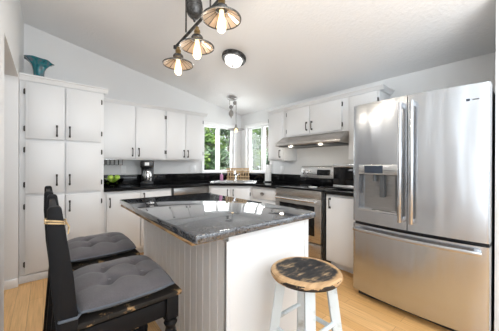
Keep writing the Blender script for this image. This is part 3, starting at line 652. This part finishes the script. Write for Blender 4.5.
# ------------------------------------------------------------------ chairs
def make_chair(label, loc):
    t = thing('counter_chair', label, 'chair', loc, 0, 'black counter chairs at the island')
    prof_b = [(-.275, 0), (-.235, 0), (-.178, .56), (-.176, .64), (-.190, .80), (-.212, .96), (-.224, 1.047), (-.230, 1.056), (-.256, 1.056), (-.263, 1.047), (-.264, .96), (-.256, .80), (-.240, .64), (-.236, .56)]
    for s in (-1, 1):
        y = s*.215
        MB().prism(prof_b, y-.022, y+.022, 'y', .005).build('back_post', 'chair', t)
        r = .03
        MB().box(.150, .206, s*.205-.028, s*.205+.028, .50, .600, .004).lathe([(.016, 0), (.02, .01), (.022, .20), (.026, .24), (.017, .26), (.028, .42), (.021, .455), (.031, .475), (.02, .488), (.034, .50), (0, .50)], 16, (.178, s*.205, 0)).build('front_leg', 'chair', t)
        MB().box(-.205, .150, s*.205-.014, s*.205+.014, .515, .588, .003).build('side_rail', 'chair', t)
        MB().tube([(-.235, s*.21, .23), (.178, s*.205, .23)], .011, 8).build('stretcher', 'chair', t)
    MB().box(.165, .19, -.178, .178, .515, .588, .003).build('front_rail', 'chair', t)
    MB().tube([(.178, -.20, .17), (.178, .20, .17)], .013, 8).build('footrest', 'chair_edge', t)
    MB().box(-.205, .222, -.236, .236, .600, .622, .006).build('seat', 'chair_edge', t)
    MB().prism([(-.257, .965), (-.255, 1.04), (-.234, 1.04), (-.226, .965)], -.193, .193, 'y', .004).build('top_rail', 'chair', t)
    for z, x in ((.70, -.218), (.83, -.226)): MB().box(x-.012, x+.010, -.193, .193, z-.03, z+.03, .004).build('back_slat', 'chair', t)
    return t
CH = Vector((-2.842, -2.675, 0))
ch0 = make_chair('black worn wooden counter chair nearest the camera at the island', CH)
ch1 = dup(ch0, CH+Vector((-.012, .62, 0)), 0, 'black worn wooden counter chair behind the nearer one at the island')
for root, sg in ((ch0, 0),):
    b = MB()
    for k in range(2): b.tube([(-.269, -.2405, 1.014-k*.009), (-.2125, -.2405, 1.002-k*.007), (-.2105, -.190, 1.001-k*.007), (-.269, -.190, 1.012-k*.009), (-.269, -.2405, 1.014-k*.009)], .0032, 6)
    b.tube([(-.2125, -.24, 1.0), (-.204, -.243, .985), (-.207, -.245, .96)], .0028, 6)
    tag(b.build('twine_tie', 'twine'), 'tan twine tied around the back post of the nearest black chair', 'twine').location = root.location
def make_cushion(label, loc):
    t = thing('seat_cushion', label, 'cushion', loc, .0, 'tufted charcoal cushions on the counter chairs')
    SX, SY, H = .186, .225, .062
    tufts = [(x, y) for x in (-.062, .075) for y in (-.078, .078)]
    def prof(u, v, top):
        x, y = (u*2-1), (v*2-1)
        k = 1-.05*(x*x*y*y)                         # slightly drawn-in corners
        px, py = x*SX*(1+.02*(1-y*y))*k, y*SY*(1+.02*(1-x*x))*k
        e_ = max(0, (1-abs(x)**5)*(1-abs(y)**5))**.42
        z = H*.5*e_
        if top:
            z += .016*(1-x*x)*(1-y*y)
            for tx, ty in tufts:
                d2 = (px-tx)**2+(py-ty)**2; z -= .030*math.exp(-d2/.0007)+.004*math.exp(-d2/.004)
            for tx in (-.062, .075): z -= .008*math.exp(-((px-tx)/.013)**2)*e_*(.35+.65*math.exp(-((abs(py)-.05)/.07)**2))
            for ty in (-.078, .078): z -= .008*math.exp(-((py-ty)/.013)**2)*e_*(.35+.65*math.exp(-((abs(px)-.04)/.06)**2))
            z += .0025*math.sin(31*px+9*py)*math.sin(23*py-7*px)
            return (px, py, H*.5+z)
        return (px, py, H*.5-z*.98)
    b = MB().grid(56, 60, lambda u, v: prof(u, v, True)).grid(24, 24, lambda u, v: prof(u, 1-v, False))
    b.build('pad', 'cushion', t)
    rim = []
    for k in range(81):
        q = k/20; s_ = int(q) % 4; f = q-int(q); u, v = [(f, 0), (1, f), (1-f, 1), (0, 1-f)][s_]; rim.append(prof(u, v, False))
    MB().tube([(p[0]*1.004, p[1]*1.004, H*.5) for p in rim], .0045, 6, False).build('piping', 'piping', t)
    b = MB()
    for x, y in tufts: b.lathe([(0, .003), (.006, .002), (.008, 0), (0, -.001)], 12, (x, y, H+.008))
    b.build('tuft_button', 'cushion', t)
    for s in (-1, 1):
        y = s*.225
        b = MB().tube([(-SX+.005, s*(SY-.012), H*.4), (-SX-.004, y+s*.016, .03), (-SX-.055, y+s*.018, .034), (-SX-.062, y-s*.01, .03), (-SX-.055, y-s*.036, .028)], .005, 6)
        b.build('tie_ribbon', 'piping', t)
    return t
c0 = make_cushion('tufted charcoal cushion on the seat of the nearest counter chair', CH+Vector((.010, 0, .6225)))
c1 = dup(c0, CH+Vector((.010, .62, .6225)), 0, 'tufted charcoal cushion on the farther counter chair')

# ------------------------------------------------------------------ round stool
ST = Vector((-2.166, -3.270, 0)); SH = .712
t = thing('round_stool', 'round wooden stool with worn dark seat and chipped white legs', 'stool', ST, 0)
MB().lathe([(0, SH-.034), (.148, SH-.034), (.158, SH-.030), (.165, SH-.018), (.164, SH-.008), (.156, SH-.001), (.145, SH), (.07, SH-.002), (0, SH-.003)], 48).build('seat', 'stool_seat', t)
LG = []
for k in range(4):
    a = k*PI/2+PI/4; d = Vector((math.cos(a), math.sin(a), 0)); tp = d*.112+Vector((0, 0, SH-.034)); bt = d*.205
    n_ = Vector((-d.y, d.x, 0)); b = MB(); hw0, hw1 = .021, .019
    b.hexa([bt+d*hw1+n_*hw1, bt+d*hw1-n_*hw1, bt-d*hw1-n_*hw1, bt-d*hw1+n_*hw1], [tp+d*hw0+n_*hw0, tp+d*hw0-n_*hw0, tp-d*hw0-n_*hw0, tp-d*hw0+n_*hw0])
    b.build('leg', 'stool_leg', t); LG.append((tp, bt))
for k in range(4):
    for z in ((.47,) if k % 2 == 0 else (.43,)) + ((.21,) if k % 2 == 0 else (.17,)):
        f = 1-z/(SH-.034); p = LG[k][0].lerp(LG[k][1], f); q = LG[(k+1) % 4][0].lerp(LG[(k+1) % 4][1], f)
        MB().tube([p, q], .0105, 8).build('stretcher', 'stool_leg', t)

# ------------------------------------------------------------------ hanging lights
def shade_parts(par, x, y, zr, R=.125, drop=True):
    # socket, faceted shade with dark ribs, bulb; zr = rim height
    Hs = .052
    sk = MB().lathe([(0, .144), (.011, .150), (.013, .145), (.013, .132), (.022, .126), (.024, .112), (.019, .108), (.022, .100), (.028, .092), (.034, .076), (.030, .070), (0, .070)], 20, (x, y, zr)).build('socket', 'brass', par)
    MB().lathe([(.0, .080), (.04, .080), (.044, .070), (.040, .060), (0, .062)], 20, (x, y, zr)).build('shade_collar', 'iron', sk)
    n = 14; sh = MB(); rb = MB()
    for k in range(n):
        a0, a1 = 2*PI*k/n+.035, 2*PI*(k+1)/n-.035
        pts = []
        for r, z in ((.040, Hs-.002), (R-.004, .002)):
            for a in (a0, a1): pts.append(Vector((x+r*math.cos(a), y+r*math.sin(a), zr+z)))
        A, B, Cc, D = pts; up_ = Vector((0, 0, .003))
        sh.hexa([A, B, D, Cc], [A+up_, B+up_, D+up_, Cc+up_])
        am = 2*PI*k/n
        rb.tube([(x+.038*math.cos(am), y+.038*math.sin(am), zr+Hs), (x+(R-.002)*math.cos(am), y+(R-.002)*math.sin(am), zr+.003)], .0028, 6)
    o = sh.build('shade', 'mirror_shade', par, False)
    rb.lathe([(R-.006, -.003), (R+.002, -.003), (R+.003, .004), (R-.004, .006), (R-.006, -.003)], 48, (x, y, zr)).build('shade_rim', 'iron', o)
    b = MB().lathe([(0, -.088), (.014, -.086), (.026, -.074), (.031, -.055), (.028, -.028), (.018, .015), (.014, .055), (0, .060)], 20, (x, y, zr)).build('bulb', 'bulb', par)
LX, LY = -2.243, -2.33
zc_ = cz(LX)
t = thing('island_pendant', 'iron pulley pendant light with three mirrored shades over the island', 'pendant light', (LX, LY, 0))
YS = (-.33, .0, .34); ZR = (2.145, 2.086, 2.062); ZB = 2.268
MB().tube([(0, -.40, ZB+.02), (0, .40, ZB-.035)], .012, 12).lathe([(0, -.015), (.017, -.012), (.017, .012), (0, .015)], 12, (0, -.40, ZB+.02)).lathe([(0, -.015), (.017, -.012), (.017, .012), (0, .015)], 12, (0, .40, ZB-.035)).build('bar', 'iron', t)
for y, z in zip(YS, ZR): shade_parts(t, 0, y, z)
for y in (-.19, .19):
    MB().tube([(0, y, ZB+.01), (0, y, cz(LX)-.05)], .0065, 8).build('rod', 'iron', t)
MB().tube([(0, -.32, cz(LX)-.045), (0, .32, cz(LX)-.045)], .009, 8).build('top_bar', 'iron', t)
b = MB().hexa([(-.07, -.16, cz(LX-.07)-.03), (.07, -.16, cz(LX+.07)-.03), (.07, .16, cz(LX+.07)-.03), (-.07, .16, cz(LX-.07)-.03)], [(-.07, -.16, cz(LX-.07)-.001), (.07, -.16, cz(LX+.07)-.001), (.07, .16, cz(LX+.07)-.001), (-.07, .16, cz(LX-.07)-.001)])
b.build('canopy', 'iron', t)
MB().lathe([(0, 2.292), (.008, 2.296), (.012, 2.315), (.03, 2.325), (.052, 2.35), (.062, 2.385), (.064, 2.40), (.060, 2.405), (.062, 2.41), (.060, 2.44), (.045, 2.475), (.02, 2.49), (.012, 2.50), (.012, 2.55), (0, 2.552)], 28, (0, .045, 0)).build('counterweight', 'iron', t)
MB().tube([(0, .045, 2.54), (0, .045, cz(LX)-.04)], .004, 6).build('cord', 'iron', t)
for y in (-.19, .19): MB().lathe([(0, -.012), (.045, -.012), (.048, -.008), (.040, 0), (.048, .008), (.045, .012), (0, .012)], 24, (0, 0, 0), Matrix.Translation((0.0, y+.045 if y < 0 else y-.045, cz(LX)-.115)) @ Matrix.Rotation(PI/2, 4, 'Y')).build('pulley_wheel', 'iron', t)
pl = bpy.data.lights.new('pendant_glow', 'POINT'); pl.energy = 2.4; pl.color = (1, .9, .76); pl.shadow_soft_size = .03
for y, z in zip(YS, ZR): o = bpy.data.objects.new('pendant_glow', pl); C.objects.link(o); o.parent = t; o.location = (0, y, z-.16)
# pendant over the sink
SXp, SYp = -.66, -.59
t = thing('sink_pendant', 'single pulley pendant lamp with flat shade over the corner sink', 'pendant light', (SXp, SYp, 0), -PI/4)
zc2 = cz(SXp)
MB().lathe([(0, -.035), (.03, -.033), (.07, -.022), (.085, -.012), (.085, -.001), (0, -.001)], 28, (0, 0, zc2-.017)).build('canopy', 'pewter', t)
sx_ = .07
MB().tube([(sx_, 0, 1.88), (sx_, 0, zc2-.06)], .005, 8).build('cord', 'pewter', t)
MB().tube([(-.045, 0, 2.23), (-.045, 0, zc2-.04)], .005, 8).tube([(.01, 0, 2.2), (sx_-.02, 0, zc2-.08)], .004, 8).build('pulley_cord', 'pewter', t)
for x, z in ((sx_-.022, 2.27), (-.02, 2.20)): MB().lathe([(0, -.01), (.03, -.01), (.033, -.006), (.026, 0), (.033, .006), (.03, .01), (0, .01)], 20, (0, 0, 0), Matrix.Translation((x, 0, z)) @ Matrix.Rotation(PI/2, 4, 'X')).build('pulley_wheel', 'pewter', t)
MB().lathe([(0, 2.00), (.006, 2.01), (.012, 2.03), (.035, 2.055), (.042, 2.085), (.042, 2.10), (.03, 2.13), (.01, 2.15), (.008, 2.18), (0, 2.185)], 24, (-.015, 0, 0)).build('counterweight', 'pewter', t)
MB().lathe([(.0, 1.905), (.016, 1.9), (.02, 1.86), (.03, 1.845), (.03, 1.838), (0, 1.838)], 20, (sx_, 0, 0)).build('socket', 'pewter', t)
MB().lathe([(.02, 1.842), (.06, 1.835), (.145, 1.818), (.148, 1.813), (.143, 1.815), (.06, 1.829), (.02, 1.836)], 32, (sx_, 0, 0)).build('shade', 'pewter', t)
MB().lathe([(0, 1.762), (.018, 1.768), (.028, 1.785), (.024, 1.81), (.014, 1.835), (0, 1.837)], 20, (sx_, 0, 0)).build('bulb', 'bulb', t)
# flush dome
dx_, dy_ = -1.385, -1.635
t = thing('ceiling_light', 'round white dome ceiling light with a dark metal rim', 'ceiling light', (dx_, dy_, cz(dx_)-.001)); t.rotation_euler = (0, math.atan(SL), 0)
MB().lathe([(0, 0), (.135, 0), (.145, -.012), (.146, -.04), (.136, -.058), (.108, -.050), (0, -.03)], 40).build('rim', 'iron', t)
MB().lathe([(.104, -.030), (.104, -.065), (.093, -.095), (.07, -.113), (.03, -.125), (0, -.127)], 40).build('dome', 'dome', t)
dp_ = bpy.data.lights.new('dome_glow', 'SPOT'); dp_.energy = 24; dp_.color = (1, .99, .97); dp_.shadow_soft_size = .1; dp_.spot_size = 2.9; dp_.spot_blend = .6
o = bpy.data.objects.new('dome_glow', dp_); C.objects.link(o); o.parent = t; o.location = (0, 0, -.16)
MB().lathe([(0, -.125), (.012, -.127), (.014, -.132), (.006, -.141), (0, -.145)], 16).build('finial', 'iron', t)
# vase
t = tag(None or MB().build('t', 'vase') if False else thing('ruffled_vase', 'teal art glass vase with a ruffled rim on top of the pantry', 'vase', (-3.172, -.42, PT+.0005)), 'teal art glass vase with a ruffled rim on top of the pantry', 'vase')
prof = [(.0, 0), (.048, 0), (.052, .006), (.048, .03), (.046, .08), (.050, .125), (.062, .165), (.085, .20), (.110, .222), (.128, .232)]
def vf(u, v, off=0.0):
    a = 2*PI*u; q = v*(len(prof)-1); i = min(int(q), len(prof)-2); f = q-i
    r = prof[i][0]*(1-f)+prof[i+1][0]*f; z = prof[i][1]*(1-f)+prof[i+1][1]*f
    k = max(0, (z-.13)/.1)
    z += k*(.004*math.sin(6*a+.6)-.013*math.cos(a+.3)); r = max(0, r+k*.007*math.cos(5*a)-off)
    return (r*math.cos(a), r*math.sin(a), z+off*.6)
MB().grid(60, 40, lambda u, v: vf(u, v)).grid(60, 40, lambda u, v: vf(1-u, v, .004)).build('body', 'vase', t)
b = MB().tube([(vf(k/60, 1, .002)) for k in range(61)], .0032, 6, False); b.build('rim', 'vase', t)
